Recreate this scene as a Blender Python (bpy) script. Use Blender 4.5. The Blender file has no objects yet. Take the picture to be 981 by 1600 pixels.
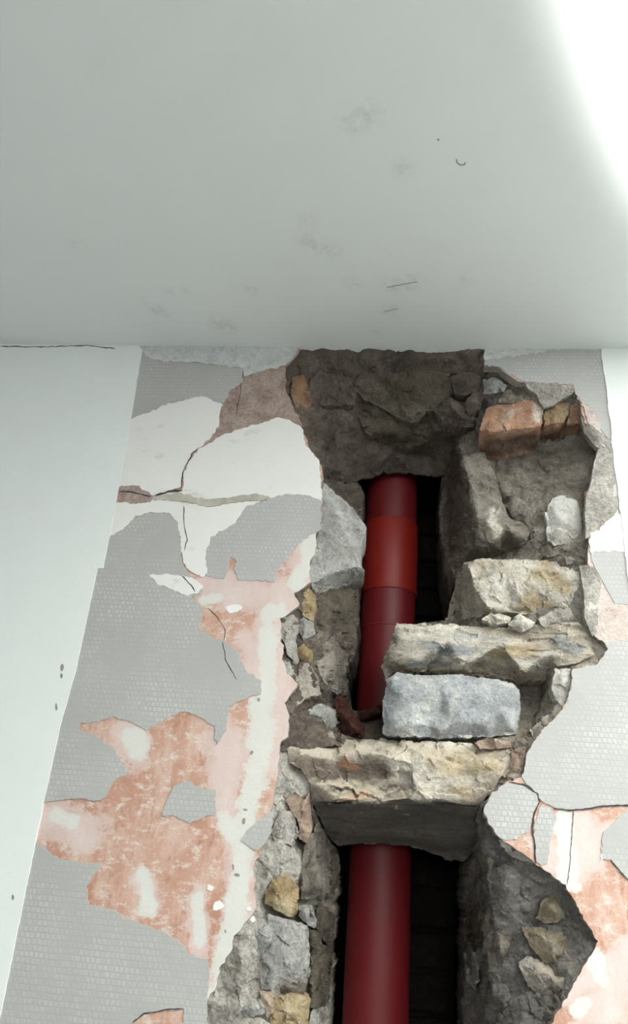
import bpy, bmesh, math, random
import numpy as np
from mathutils import Vector, Matrix, noise
from mathutils.geometry import delaunay_2d_cdt

# ------------------------------------------------------------------ camera
IMG_W, IMG_H, FPX = 981, 1600, 1202.0
EYE_Z, CEIL_Z = 1.50, 2.50

def cam_ray(px, py):
    return np.array([px - IMG_W / 2, -(py - IMG_H / 2), -FPX], float)

_Z = cam_ray(690, -1700); _Z /= np.linalg.norm(_Z)            # vanishing point of the verticals
_n = np.cross(cam_ray(0, 539), cam_ray(981, 546))             # wall / ceiling joint
_X = np.cross(_Z, _n); _X /= np.linalg.norm(_X)
if _X[0] < 0: _X = -_X
_Y = np.cross(_Z, _X)
ROT = np.array([_X, _Y, _Z])
_v = ROT @ cam_ray(490, 543)
DIST = (CEIL_Z - EYE_Z) * _v[1] / _v[2]                       # eye to wall plane
EYE = np.array([0.0, -DIST, EYE_Z])

def at(px, py, d=0.0):
    """photo pixel -> point on the plane d metres behind the wall face"""
    v = ROT @ cam_ray(px, py)
    return EYE + v * ((d + DIST) / v[1])

def at_many(p, d):
    p = np.asarray(p, float)
    c = np.stack([p[:, 0] - IMG_W / 2, -(p[:, 1] - IMG_H / 2), np.full(len(p), -FPX)], 1)
    v = c @ ROT.T
    return EYE + v * ((np.asarray(d) + DIST) / v[:, 1])[:, None]

scene = bpy.context.scene
COL = scene.collection
cam_d = bpy.data.cameras.new('camera')
cam_d.sensor_fit = 'VERTICAL'; cam_d.sensor_height = 36.0; cam_d.sensor_width = 36.0
cam_d.lens = FPX / IMG_H * 36.0
cam_d.clip_start = 0.02
cam = bpy.data.objects.new('camera', cam_d)
cam.matrix_world = Matrix([list(ROT[i]) + [EYE[i]] for i in range(3)] + [[0, 0, 0, 1]])
COL.objects.link(cam)
scene.camera = cam

# ------------------------------------------------------------------ light
scene.view_settings.view_transform = 'Standard'
scene.view_settings.look = 'None'
scene.view_settings.gamma = 1.0
scene.view_settings.use_curve_mapping = False
scene.view_settings.exposure = 0.20
scene.cycles.use_denoising = True
scene.cycles.max_bounces = 8
scene.cycles.diffuse_bounces = 5

w = bpy.data.worlds.new('overcast_sky'); scene.world = w
w.use_nodes = True
w.node_tree.nodes['Background'].inputs[0].default_value = (0.85, 0.93, 1.0, 1)
w.node_tree.nodes['Background'].inputs[1].default_value = 1.0

def area(name, loc, target, sx, sy, power, col):
    l = bpy.data.lights.new(name, 'AREA'); l.shape = 'RECTANGLE'
    l.size, l.size_y, l.energy, l.color = sx, sy, power, col
    o = bpy.data.objects.new(name, l); COL.objects.link(o)
    o.location = loc
    o.rotation_euler = (Vector(target) - Vector(loc)).to_track_quat('-Z', 'Y').to_euler()
    return o
# added frontal fill light behind the camera; no window is built there
area('frontal_fill', (0.4, -4.9, 2.0), (0.1, 0.0, 1.65), 2.2, 0.8, 30, (0.94, 0.98, 1.0))
# floodlight standing to the right, shining straight up at the ceiling
sp = bpy.data.lights.new('floodlight_beam', 'SPOT')
sp.energy, sp.color = 2050, (1.0, 0.997, 0.985)
sp.spot_size, sp.spot_blend, sp.shadow_soft_size = 2 * math.radians(40.2), 0.08, 0.08
spo = bpy.data.objects.new('floodlight_beam', sp); COL.objects.link(spo)
spo.location = (1.88, -1.48, 0.30); spo.rotation_euler = (math.pi, 0, 0)

# ------------------------------------------------------------------ materials
def lin(c):
    return tuple((x / 12.92 if x <= 0.04045 else ((x + 0.055) / 1.055) ** 2.4) for x in [v / 255 for v in c]) + (1.0,)

class NT:
    def __init__(s, name):
        s.m = bpy.data.materials.new(name); s.m.use_nodes = True
        s.t = s.m.node_tree; s.b = s.t.nodes['Principled BSDF']
        s.pos = s.t.nodes.new('ShaderNodeNewGeometry')
    def n(s, kind, **kw):
        o = s.t.nodes.new('ShaderNode' + kind)
        for k, v in kw.items():
            if hasattr(o, k): setattr(o, k, v)
            else: o.inputs[k.replace('_', ' ')].default_value = v
        return o
    def l(s, a, b): s.t.links.new(a, b)
    def coords(s, scale=(1, 1, 1), rot=(0, 0, 0)):
        mp = s.n('Mapping'); mp.inputs['Scale'].default_value = scale; mp.inputs['Rotation'].default_value = rot
        s.l(s.pos.outputs['Position'], mp.inputs[0]); return mp.outputs[0]
    def noise(s, scale, detail=6, rough=0.6, co=None, dist=0.0):
        o = s.n('TexNoise'); o.inputs['Scale'].default_value = scale; o.inputs['Detail'].default_value = detail
        o.inputs['Roughness'].default_value = rough; o.inputs['Distortion'].default_value = dist
        s.l(co if co else s.pos.outputs['Position'], o.inputs['Vector']); return o.outputs['Fac']
    def ramp(s, fac, stops):
        r = s.n('ValToRGB'); e = r.color_ramp.elements
        while len(e) < len(stops): e.new(0.5)
        for i, (p, c) in enumerate(stops):
            e[i].position = p; e[i].color = c if len(c) == 4 else lin(c)
        s.l(fac, r.inputs[0]); return r.outputs[0]
    def mix(s, fac, a, b, mode='MIX'):
        o = s.n('Mix'); o.data_type = 'RGBA'; o.blend_type = mode
        for v, i in ((fac, 0), (a, 6), (b, 7)):
            if isinstance(v, (int, float)): o.inputs[i].default_value = v
            elif isinstance(v, tuple): o.inputs[i].default_value = v
            else: s.l(v, o.inputs[i])
        return o.outputs[2]
    def math(s, op, a, b=0.0, clamp=False):
        o = s.n('Math'); o.operation = op; o.use_clamp = clamp
        for v, i in ((a, 0), (b, 1)):
            if isinstance(v, (int, float)): o.inputs[i].default_value = v
            else: s.l(v, o.inputs[i])
        return o.outputs[0]
    def bump(s, h, strength, dist, prev=None):
        o = s.n('Bump'); o.inputs['Strength'].default_value = strength; o.inputs['Distance'].default_value = dist
        s.l(h, o.inputs['Height'])
        if prev: s.l(prev, o.inputs['Normal'])
        return o.outputs[0]
    def out(s, col, rough=0.85, normal=None, spec=0.25):
        if isinstance(col, tuple): s.b.inputs['Base Color'].default_value = col
        else: s.l(col, s.b.inputs['Base Color'])
        s.b.inputs['Roughness'].default_value = rough
        s.b.inputs['Specular IOR Level'].default_value = spec
        if normal: s.l(normal, s.b.inputs['Normal'])
        return s.m

W4 = (1, 1, 1, 1); K4 = (0, 0, 0, 1)

def rock(name, cols, scale=14, speck=0.35, aniso=(1, 1, 1), dust=0.0, dustc=(190, 175, 150), bump=0.9, rough=0.9):
    s = NT(name)
    co = s.coords(aniso)
    n1 = s.noise(scale, 9, 0.66, co, 0.6)
    k = len(cols)
    c = s.ramp(n1, [(0.33 + 0.34 * i / max(1, k - 1), cc) for i, cc in enumerate(cols)])
    n2 = s.noise(scale * 5.5, 8, 0.75, co)
    # stains and pale veins along strokes; brown also paints shade on brick undersides
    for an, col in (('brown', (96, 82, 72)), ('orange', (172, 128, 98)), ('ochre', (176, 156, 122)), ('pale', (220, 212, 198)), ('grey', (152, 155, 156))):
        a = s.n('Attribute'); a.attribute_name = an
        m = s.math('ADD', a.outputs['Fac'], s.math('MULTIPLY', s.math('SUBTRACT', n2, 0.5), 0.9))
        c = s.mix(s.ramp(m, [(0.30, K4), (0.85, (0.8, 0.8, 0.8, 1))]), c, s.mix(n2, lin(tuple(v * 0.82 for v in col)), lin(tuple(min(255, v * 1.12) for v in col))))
    n3 = s.noise(230, 3, 0.6)
    c = s.mix(speck * 1.5 if speck < 0.66 else 1.0, c, s.ramp(n2, [(0.30, (0.42, 0.42, 0.42, 1)), (0.46, (0.82, 0.82, 0.82, 1)), (0.6, (1.05, 1.05, 1.05, 1)), (0.75, (1.3, 1.3, 1.29, 1))]), 'MULTIPLY')
    c = s.mix(speck, c, s.ramp(n3, [(0.34, (0.5, 0.5, 0.5, 1)), (0.5, (1, 1, 1, 1)), (0.68, (1.3, 1.3, 1.3, 1))]), 'MULTIPLY')
    if dust > 0:                                   # loose dust lies on what faces up
        sx = s.n('SeparateXYZ'); s.l(s.pos.outputs['Normal'], sx.inputs[0])
        up = s.ramp(s.math('ADD', sx.outputs[2], s.math('MULTIPLY', s.math('SUBTRACT', n2, 0.5), 0.8)), [(0.25, K4), (0.7, W4)])
        c = s.mix(s.math('MULTIPLY', up, dust), c, lin(dustc))
    b = s.bump(n1, 0.5 * bump, 0.02)
    b = s.bump(n2, 0.85 * bump, 0.008, b)
    b = s.bump(n3, 0.6 * bump, 0.0015, b)
    return s.out(c, rough, b, 0.2)

M = {}
M['mortar_dark'] = rock('sooty_mortar', [(78, 70, 64), (102, 92, 84), (126, 115, 106)], 9, 0.5, dust=0.15)
M['mortar'] = rock('grey_lime_mortar', [(126, 118, 108), (163, 155, 145), (190, 182, 170)], 14, 0.5, dust=0.35)
M['mortar_light'] = rock('pale_lime_mortar', [(158, 150, 141), (186, 180, 171), (206, 200, 190)], 20, 0.5, dust=0.3)
M['stone_dark'] = rock('dark_rubble_stone', [(78, 70, 60), (104, 96, 84), (128, 120, 107)], 9, 0.5)
M['stone_greydark'] = rock('grey_smoked_stone', [(98, 90, 82), (132, 124, 114), (165, 157, 146)], 12, 0.5, dust=0.2)
M['stone_cream'] = rock('cream_sandstone', [(158, 142, 120), (194, 184, 168), (210, 203, 190), (222, 218, 208)], 11, 0.45, dust=0.3, dustc=(214, 207, 194))
M['stone_buff'] = rock('buff_sandstone', [(138, 131, 124), (188, 177, 158), (206, 199, 188), (172, 172, 170)], 9, 0.45, (0.6, 1, 1.6), dust=0.3, dustc=(212, 204, 190))
M['stone_blue'] = rock('blue_grey_stone', [(140, 143, 146), (168, 171, 173), (186, 188, 188), (210, 209, 204)], 12, 0.4, dust=0.5, dustc=(225, 218, 202))
M['stone_lintel'] = rock('mottled_lintel_stone', [(118, 108, 99), (158, 146, 132), (196, 188, 174), (184, 162, 130)], 8, 0.45, (0.8, 1, 1.3), dust=0.7, dustc=(208, 196, 176))
M['stone_white'] = rock('white_limestone', [(206, 199, 188), (224, 220, 212), (234, 232, 226)], 22, 0.18)
M['stone_ochre'] = rock('ochre_stone', [(146, 126, 92), (178, 156, 120), (196, 180, 150)], 22, 0.4)
M['stone_pinkish'] = rock('pinkish_stone', [(150, 128, 112), (186, 164, 146), (200, 182, 164)], 24, 0.4)
M['stone_grey'] = rock('grey_limestone', [(140, 138, 132), (172, 171, 166), (196, 195, 190)], 12, 0.45, dust=0.2)
M['brick'] = rock('broken_orange_brick', [(172, 150, 138), (192, 146, 120), (202, 166, 142), (200, 184, 172)], 15, 0.35)
M['brick_brown'] = rock('brown_brick', [(124, 96, 80), (160, 126, 100), (186, 156, 126)], 16, 0.35)
M['brick_red'] = rock('dull_red_brick', [(72, 48, 42), (92, 58, 50), (112, 78, 68)], 20, 0.4)
M['stone_brown'] = rock('brown_grey_stone', [(112, 102, 88), (142, 130, 110), (168, 158, 142)], 16, 0.45)
M['bedding_shade'] = rock('shaded_bedding_stone', [(76, 72, 67), (98, 93, 87), (118, 113, 106)], 10, 0.4, (0.4, 1, 1), bump=0.7)  # the shade under the lintel is put into this dark colour
M['mortar_mid'] = rock('mid_grey_mortar', [(92, 88, 84), (122, 118, 113), (146, 142, 136)], 12, 0.45, dust=0.2)  # mid grey mortar tone for the lower right of the hole
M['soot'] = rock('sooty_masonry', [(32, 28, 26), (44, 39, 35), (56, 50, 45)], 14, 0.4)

def plain(name, col, rough=0.75, var=0.05, bump=0.15, sc=18, spec=0.25):
    s = NT(name); c = lin(col)
    n = s.noise(sc, 6, 0.6)
    d = tuple(max(0, v * (1 - var * 2)) for v in c[:3]) + (1,)
    b = s.bump(s.noise(120, 4, 0.6), bump, 0.002)
    return s.out(s.mix(n, d, tuple(min(1, v * (1 + var)) for v in c[:3]) + (1,)), rough, b, spec)

M['white_paint'] = plain('white_wall_paint', (229, 232, 229), 0.6, 0.02, 0.12)
def mk_filler():
    s = NT('white_filler')
    c = s.mix(s.noise(9, 5), lin((222, 220, 215)), lin((232, 231, 227)))
    n = s.noise(16, 8, 0.62, s.coords((0.7, 1, 1.3)))
    c = s.mix(s.ramp(n, [(0.60, K4), (0.66, (0.55, 0.55, 0.55, 1))]), c, lin((196, 188, 182)))
    return s.out(c, 0.8, s.bump(s.noise(70, 5), 0.2, 0.002), 0.2)
M['filler_white'] = mk_filler()
M['floor'] = plain('dusty_floor', (150, 149, 148), 0.8, 0.1)
M['wall_room'] = plain('room_wall_paint', (160, 163, 164), 0.8, 0.02)

def mk_ceiling():
    s = NT('white_ceiling_paint')
    a = s.n('Attribute'); a.attribute_name = 'dirt'
    n = s.noise(60, 6, 0.7)
    f = s.math('MULTIPLY', a.outputs['Fac'], s.ramp(n, [(0.40, K4), (0.62, W4)]))
    c = s.mix(s.noise(3, 3), lin((224, 228, 226)), lin((230, 233, 231)))
    c = s.mix(s.math('MULTIPLY', f, 0.30), c, lin((120, 116, 110)))
    return s.out(c, 0.7, s.bump(s.noise(140, 4), 0.08, 0.002), 0.2)
M['ceiling'] = mk_ceiling()

def mk_paper(name, c0, c1):
    s = NT(name)
    sx = s.n('SeparateXYZ'); s.l(s.pos.outputs['Position'], sx.inputs[0])
    cb = s.n('CombineXYZ'); s.l(sx.outputs[0], cb.inputs[0]); s.l(sx.outputs[2], cb.inputs[1])
    wob = s.n('TexNoise'); wob.inputs['Scale'].default_value = 45
    s.l(cb.outputs[0], wob.inputs['Vector'])
    off = s.n('VectorMath'); off.operation = 'MULTIPLY_ADD'
    s.l(wob.outputs['Color'], off.inputs[0]); off.inputs[1].default_value = (0.008, 0.003, 0); s.l(cb.outputs[0], off.inputs[2])
    br = s.n('TexBrick'); br.offset = 0.5
    br.inputs['Scale'].default_value = 1.0; br.inputs['Brick Width'].default_value = 0.0080
    br.inputs['Row Height'].default_value = 0.0084; br.inputs['Mortar Size'].default_value = 0.0016
    br.inputs['Mortar Smooth'].default_value = 0.6; br.inputs['Bias'].default_value = -0.2
    br.inputs['Color1'].default_value = W4; br.inputs['Color2'].default_value = (0.15, 0.15, 0.15, 1); br.inputs['Mortar'].default_value = K4
    s.l(off.outputs[0], br.inputs['Vector'])
    patch = s.ramp(s.noise(9, 5, 0.6), [(0.40, (0.05, 0.05, 0.05, 1)), (0.66, W4)])
    h = s.mix(1.0, br.outputs['Color'], patch, 'MULTIPLY')
    n = s.noise(6, 6, 0.6)
    c = s.mix(n, lin(c0), lin(c1))
    c = s.mix(s.math('MULTIPLY', h, 0.24), c, lin((232, 232, 230)))  # lighter dashes: highlights of the emboss painted into the colour
    b = s.bump(h, 0.28, 0.0014)
    b = s.bump(s.noise(180, 4), 0.25, 0.0012, b)
    return s.out(c, 0.8, b, 0.2)
M['paper'] = mk_paper('grey_embossed_wallpaper', (164, 163, 160), (182, 181, 177))

def mk_limewash():
    s = NT('salmon_limewash_plaster')
    a = s.n('Attribute'); a.attribute_name = 'pale'
    g = s.n('Attribute'); g.attribute_name = 'cream'
    st = s.coords((1.0, 1, 0.35))
    st2 = s.coords((0.6, 1, 1.1), (0, 0.6, 0))
    n1 = s.noise(7, 9, 0.68, None, 0.4)
    c = s.ramp(n1, [(0.30, (172, 128, 109)), (0.46, (187, 145, 125)), (0.60, (196, 161, 143)), (0.75, (204, 184, 171))])
    n2 = s.noise(26, 8, 0.72, st)
    c = s.mix(s.ramp(n2, [(0.47, K4), (0.60, (0.8, 0.8, 0.8, 1))]), c, lin((208, 180, 166)))
    n3 = s.noise(64, 8, 0.82, st2)
    c = s.mix(s.ramp(n3, [(0.52, K4), (0.60, (0.95, 0.95, 0.95, 1))]), c, lin((214, 203, 194)))
    n4 = s.noise(30, 8, 0.8, s.coords((1, 1, 0.5), (0, -0.5, 0)))
    c = s.mix(s.ramp(n4, [(0.36, (0.85, 0.85, 0.85, 1)), (0.46, K4)]), c, lin((172, 122, 100)))
    n5 = s.noise(17, 9, 0.78)
    pm = s.math('ADD', a.outputs['Fac'], s.math('MULTIPLY', s.math('SUBTRACT', n5, 0.5), 2.0))
    pm = s.ramp(pm, [(0.34, K4), (0.48, (0.6, 0.6, 0.6, 1)), (0.75, (0.9, 0.9, 0.9, 1))])
    c = s.mix(pm, c, s.mix(n2, lin((206, 178, 170)), lin((218, 208, 204))))
    n6 = s.noise(24, 9, 0.78)
    gm = s.math('ADD', g.outputs['Fac'], s.math('MULTIPLY', s.math('SUBTRACT', n6, 0.5), 2.0))
    gm = s.ramp(gm, [(0.42, K4), (0.54, (0.75, 0.75, 0.75, 1)), (0.75, (0.95, 0.95, 0.95, 1))])
    c = s.mix(gm, c, lin((212, 211, 204)))
    b = s.bump(n2, 0.3, 0.002)
    b = s.bump(s.noise(150, 5, 0.7), 0.35, 0.0015, b)
    return s.out(c, 0.9, b, 0.15)
M['limewash'] = mk_limewash()
M['render_brown'] = rock('bare_brown_render', [(148, 128, 118), (174, 154, 144), (190, 174, 164)], 22, 0.4, bump=0.6)
M['render_pale'] = rock('bare_pale_render', [(196, 176, 166), (212, 198, 190), (216, 206, 198)], 20, 0.3, bump=0.6)
M['filler_beige'] = rock('beige_filler', [(176, 170, 156), (190, 186, 172), (202, 198, 188)], 20, 0.2, bump=0.5)
M['filler_rough'] = rock('rough_white_filler', [(200, 202, 200), (218, 220, 218), (226, 228, 226)], 40, 0.2, bump=0.7)
M['crack'] = plain('crack_dirt', (70, 64, 60), 0.95)
M['scuff'] = plain('scuff_dirt', (150, 142, 134), 0.95)

def mk_pipe(name, col, dustc):
    s = NT(name)
    n = s.noise(12, 6, 0.65)
    c = s.mix(s.ramp(n, [(0.45, K4), (0.8, (0.35, 0.35, 0.35, 1))]), lin(col), lin(dustc))
    return s.out(c, 0.5, s.bump(s.noise(200, 3), 0.05, 0.001), 0.5)
M['pipe'] = mk_pipe('dark_red_pipe_plastic', (112, 20, 25), (108, 42, 42))
M['coupling'] = mk_pipe('red_coupling_plastic', (142, 28, 18), (128, 46, 38))

# ------------------------------------------------------------------ helpers
def link(o, parent=None):
    COL.objects.link(o)
    if parent is not None:
        o.parent = parent
        o.matrix_parent_inverse = Matrix.Translation(-Vector(parent.location))
    return o

def tag(o, label, cat=None, kind=None, group=None):
    o['label'] = label
    if cat: o['category'] = cat
    if kind: o['kind'] = kind
    if group: o['group'] = group
    return o

def make_obj(name, verts, faces, mat, parent=None, smooth=None):
    """one mesh object, its origin at the middle of its bounds"""
    v = np.asarray(verts, float)
    c = (v.min(0) + v.max(0)) / 2
    me = bpy.data.meshes.new(name)
    me.from_pydata((v - c).tolist(), [], faces)
    me.materials.append(mat)
    if smooth is not None:
        me.polygons.foreach_set('use_smooth', [True] * len(me.polygons))
        me.set_sharp_from_angle(angle=math.radians(smooth))
    me.update()
    o = bpy.data.objects.new(name, me)
    o.location = c
    return link(o, parent)

def box_geo(x0, x1, y0, y1, z0, z1):
    v = [(x, y, z) for x in (x0, x1) for y in (y0, y1) for z in (z0, z1)]
    f = [(0, 1, 3, 2), (4, 6, 7, 5), (0, 4, 5, 1), (2, 3, 7, 6), (0, 2, 6, 4), (1, 5, 7, 3)]
    return v, f

def merge(parts):
    V, F = [], []
    for v, f in parts:
        k = len(V); V += list(v); F += [tuple(i + k for i in q) for q in f]
    return V, F

def inside(pts, poly):
    x, y = pts[:, 0], pts[:, 1]; r = np.zeros(len(pts), bool)
    n = len(poly)
    for i in range(n):
        x0, y0 = poly[i]; x1, y1 = poly[(i + 1) % n]
        c = ((y0 > y) != (y1 > y))
        if y1 != y0:
            r ^= c & (x < (x1 - x0) * (y - y0) / (y1 - y0) + x0)
    return r

def dist_poly(pts, poly, closed=True):
    best = np.full(len(pts), 1e9); n = len(poly)
    for i in range(n if closed else n - 1):
        a = poly[i]; b = poly[(i + 1) % n]; ab = b - a
        t = np.clip(((pts - a) @ ab) / max(1e-9, ab @ ab), 0, 1)
        best = np.minimum(best, np.linalg.norm(pts - (a + t[:, None] * ab), axis=1))
    return best

def cdt(pts, nb, out=1):
    r = delaunay_2d_cdt([Vector((float(p[0]), float(p[1]))) for p in pts],
                        [(i, (i + 1) % nb) for i in range(nb)], [], out, 1e-5)
    vo = np.array([(v.x, v.y) for v in r[0]])
    src = [o[0] if len(o) else -1 for o in r[3]]
    return vo, [tuple(f) for f in r[2]], src

def fbm(p, freq, octv, seed, aniso):
    o = Vector((seed * 7.31 % 50, seed * 3.17 % 50, seed * 5.77 % 50))
    return np.array([noise.fractal(Vector((q[0] * aniso[0], q[1] * aniso[1], q[2] * aniso[2])) * freq + o, 0.75, 2.1, octv) for q in p])

SEED = [0]
def patch(name, outline, mat, parent=None, inner=(), d=0.0, step=3.2, amp=0.003, freq=22, octv=5, thick=0.05,
          jit=0.8, smooth_iter=2, aniso=(1, 1, 1), flare=1.0, attrs=None, sharp=38, cells=0.0, side=None, facet=0.0, sheet=False):
    """a solid whose visible face runs through traced points (pixel x, pixel y, depth behind the wall face);
    its sides go back into the wall by `thick`"""
    SEED[0] += 1; seed = SEED[0]
    rnd = random.Random(seed)
    deep = lambda q: q if q < 0.06 else 0.06 + (q - 0.06) * 1.45
    ol = [(p[0], p[1], deep(p[2] if len(p) > 2 else d)) for p in outline]
    it = [(p[0], p[1], deep(p[2] if len(p) > 2 else d)) for p in inner]
    a = sum(ol[i][0] * ol[(i + 1) % len(ol)][1] - ol[(i + 1) % len(ol)][0] * ol[i][1] for i in range(len(ol)))
    if a < 0: ol = ol[::-1]
    # control surface
    ctrl = np.array(ol + it, float)
    cv, cf, csrc = cdt(ctrl[:, :2], len(ol), 1)
    cd = np.array([ctrl[s_, 2] if s_ >= 0 else np.nan for s_ in csrc])
    for i in np.where(np.isnan(cd))[0]:
        cd[i] = ctrl[np.argmin(((ctrl[:, :2] - cv[i]) ** 2).sum(1)), 2]
    # fine outline with broken, irregular edges
    B = []
    for i in range(len(ol)):
        p, q = np.array(ol[i]), np.array(ol[(i + 1) % len(ol)])
        L = np.hypot(*(q - p)[:2]); k = max(1, int(round(L / step)))
        nrm = np.array([(q - p)[1], -(q - p)[0]]) / max(L, 1e-6)
        for j in range(k):
            r = p + (q - p) * j / k
            w_ = (noise.noise(Vector((r[0] * 0.11, r[1] * 0.11, seed))) * 1.6 + rnd.uniform(-0.6, 0.6)) * jit
            B.append((r[0] + nrm[0] * w_, r[1] + nrm[1] * w_))
    B = np.array(B)
    x0, y0 = B.min(0); x1, y1 = B.max(0)
    gy = np.arange(y0, y1, step * 0.87)
    G = np.array([(x + (step / 2 if k % 2 else 0) + rnd.uniform(-.25, .25) * step, y + rnd.uniform(-.25, .25) * step)
                  for k, y in enumerate(gy) for x in np.arange(x0, x1, step)]).reshape(-1, 2)
    if len(G):
        G = G[inside(G, B)]
    if len(G): G = G[dist_poly(G, B) > step * 0.55]
    P = np.vstack([B, G]) if len(G) else B
    fv, ff, fsrc = cdt(P, len(B), 1)
    # depth by linear interpolation on the control surface
    D = np.full(len(fv), np.nan)
    for t in cf:
        p0, p1, p2 = cv[t[0]], cv[t[1]], cv[t[2]]
        den = (p1[1] - p2[1]) * (p0[0] - p2[0]) + (p2[0] - p1[0]) * (p0[1] - p2[1])
        if abs(den) < 1e-9: continue
        l0 = ((p1[1] - p2[1]) * (fv[:, 0] - p2[0]) + (p2[0] - p1[0]) * (fv[:, 1] - p2[1])) / den
        l1 = ((p2[1] - p0[1]) * (fv[:, 0] - p2[0]) + (p0[0] - p2[0]) * (fv[:, 1] - p2[1])) / den
        l2 = 1 - l0 - l1
        m = (l0 > -1e-4) & (l1 > -1e-4) & (l2 > -1e-4) & np.isnan(D)
        D[m] = (l0 * cd[t[0]] + l1 * cd[t[1]] + l2 * cd[t[2]])[m]
    for i in np.where(np.isnan(D))[0]:
        a_ = ((ctrl[:, :2] - fv[i]) ** 2).sum(1); k = np.argsort(a_)[:2]
        w_ = 1 / (a_[k] + 1e-3); D[i] = (ctrl[k, 2] * w_).sum() / w_.sum()
    F = np.array(ff)
    E = np.unique(np.sort(np.vstack([F[:, [0, 1]], F[:, [1, 2]], F[:, [2, 0]]]), axis=1), axis=0, return_counts=True)
    edges, cnt = E
    for _ in range(smooth_iter):
        s_ = D.copy(); c_ = np.ones(len(D))
        np.add.at(s_, edges[:, 0], D[edges[:, 1]]); np.add.at(s_, edges[:, 1], D[edges[:, 0]])
        np.add.at(c_, edges[:, 0], 1); np.add.at(c_, edges[:, 1], 1)
        D = s_ / c_
    V = at_many(fv, D)
    if amp > 0:
        n_ = np.zeros_like(V)
        fn = np.cross(V[F[:, 1]] - V[F[:, 0]], V[F[:, 2]] - V[F[:, 0]])
        for k in range(3): np.add.at(n_, F[:, k], fn)
        n_ /= np.linalg.norm(n_, axis=1)[:, None] + 1e-12
        if (n_[:, 1] > 0).sum() > len(n_) / 2: n_ = -n_
        h = fbm(V, freq, octv, seed, aniso)
        if cells > 0:
            h = h + cells * np.array([noise.voronoi(Vector((q[0] * aniso[0], q[1], q[2] * aniso[2])) * freq * 1.6)[0][0] - 0.35 for q in V])
        h = h * amp
        if facet > 0:                               # broken faces: each cell tilts its own way
            fq = freq * 1.9
            for i, q in enumerate(V):
                qq = Vector((q[0] * aniso[0], q[1], q[2] * aniso[2])) * fq
                c_ = noise.voronoi(qq)[1][0]
                g_ = noise.cell_vector(c_ * 7.3 + Vector((seed, 0, 0)))
                h[i] += ((qq - c_).dot(g_ - Vector((.5, .5, .5)))) / fq * facet
        V = V + n_ * h[:, None]
    # sides and back
    be = edges[cnt == 1]
    nxt = {}
    Fs = [tuple(f) for f in ff]
    de = set()
    for f in Fs:
        for i in range(3): de.add((f[i], f[(i + 1) % 3]))
    for a_, b_ in be:
        if (a_, b_) in de: nxt[a_] = b_
        else: nxt[b_] = a_
    st = next(iter(nxt)); loop = [st]
    while nxt.get(loop[-1], st) != st and len(loop) <= len(nxt): loop.append(nxt[loop[-1]])
    cen = V[loop].mean(0)
    k0 = len(V)
    back = V[loop].copy()
    back[:, [0, 2]] = cen[[0, 2]] + (back[:, [0, 2]] - cen[[0, 2]]) * flare
    if not sheet: back[:, 1] = np.maximum(back[:, 1], V[:, 1].max() - 0.0) * 1.0 + thick
    else: back[:, 1] += thick
    n = len(loop)
    # outward orientation: front faces must face the room (-Y)
    fn = np.cross(V[F[:, 1]] - V[F[:, 0]], V[F[:, 2]] - V[F[:, 0]]).sum(0)
    flip = fn[1] > 0
    if flip: Fs = [f[::-1] for f in Fs]
    for i in range(n):
        a_, b_ = loop[i], loop[(i + 1) % n]; c_, d_ = k0 + (i + 1) % n, k0 + i
        Fs.append((a_, b_, c_, d_) if flip else (b_, a_, d_, c_))
    if sheet:                                       # a shell: the back follows the front
        where = {a_: k0 + i for i, a_ in enumerate(loop)}
        rest = [i for i in range(k0) if i not in where]
        for j, i in enumerate(rest): where[i] = k0 + n + j
        Fs += [tuple(where[i] for i in f)[::-1] for f in Fs[:len(ff)]]
        V = np.vstack([V, back, V[rest] + np.array([0, thick, 0])])
    else:
        bf = tuple(range(k0, k0 + n))
        Fs.append(bf if flip else bf[::-1])
        V = np.vstack([V, back])
    o = make_obj(name, V, Fs, mat, parent, sharp)
    if side is not None:
        o.data.materials.append(side)
        for p_ in list(o.data.polygons)[len(ff):]: p_.material_index = 1
    if attrs:
        for an, fun in attrs.items():
            at_ = o.data.attributes.new(an, 'FLOAT', 'POINT')
            vals = np.zeros(len(V)); vals[:k0] = fun(fv)
            at_.data.foreach_set('value', vals)
    return o

def ribbon(name, line, width, mat, parent, d=-0.003, seed=0):
    """a thin broken line (crack or torn edge) lying on the wall face"""
    rnd = random.Random(seed + len(line))
    pts = []
    for (x0, y0), (x1, y1) in zip(line[:-1], line[1:]):
        k = max(1, int(math.hypot(x1 - x0, y1 - y0) / 5))
        pts += [(x0 + (x1 - x0) * j / k + rnd.uniform(-.7, .7), y0 + (y1 - y0) * j / k + rnd.uniform(-.7, .7)) for j in range(k)]
    pts.append(line[-1])
    L, R_ = [], []
    for i, p in enumerate(pts):
        a, b = pts[max(0, i - 1)], pts[min(len(pts) - 1, i + 1)]
        t = np.array([b[0] - a[0], b[1] - a[1]], float); t /= np.linalg.norm(t) + 1e-9
        ww = width * rnd.uniform(0.5, 1.1) * (0.35 if i in (0, len(pts) - 1) else 1) / 2
        L.append((p[0] - t[1] * ww, p[1] + t[0] * ww)); R_.append((p[0] + t[1] * ww, p[1] - t[0] * ww))
    n = len(pts)
    V = np.vstack([at_many(L, np.full(n, d)), at_many(R_, np.full(n, d)), at_many(L, np.full(n, d + 0.0015)), at_many(R_, np.full(n, d + 0.0015))])
    F = []
    for i in range(n - 1):
        F += [(i, i + 1, n + i + 1, n + i), (i, 2 * n + i, 2 * n + i + 1, i + 1), (n + i, n + i + 1, 3 * n + i + 1, 3 * n + i)]
    o = make_obj(name, V, F, mat, parent)
    return o

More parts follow.
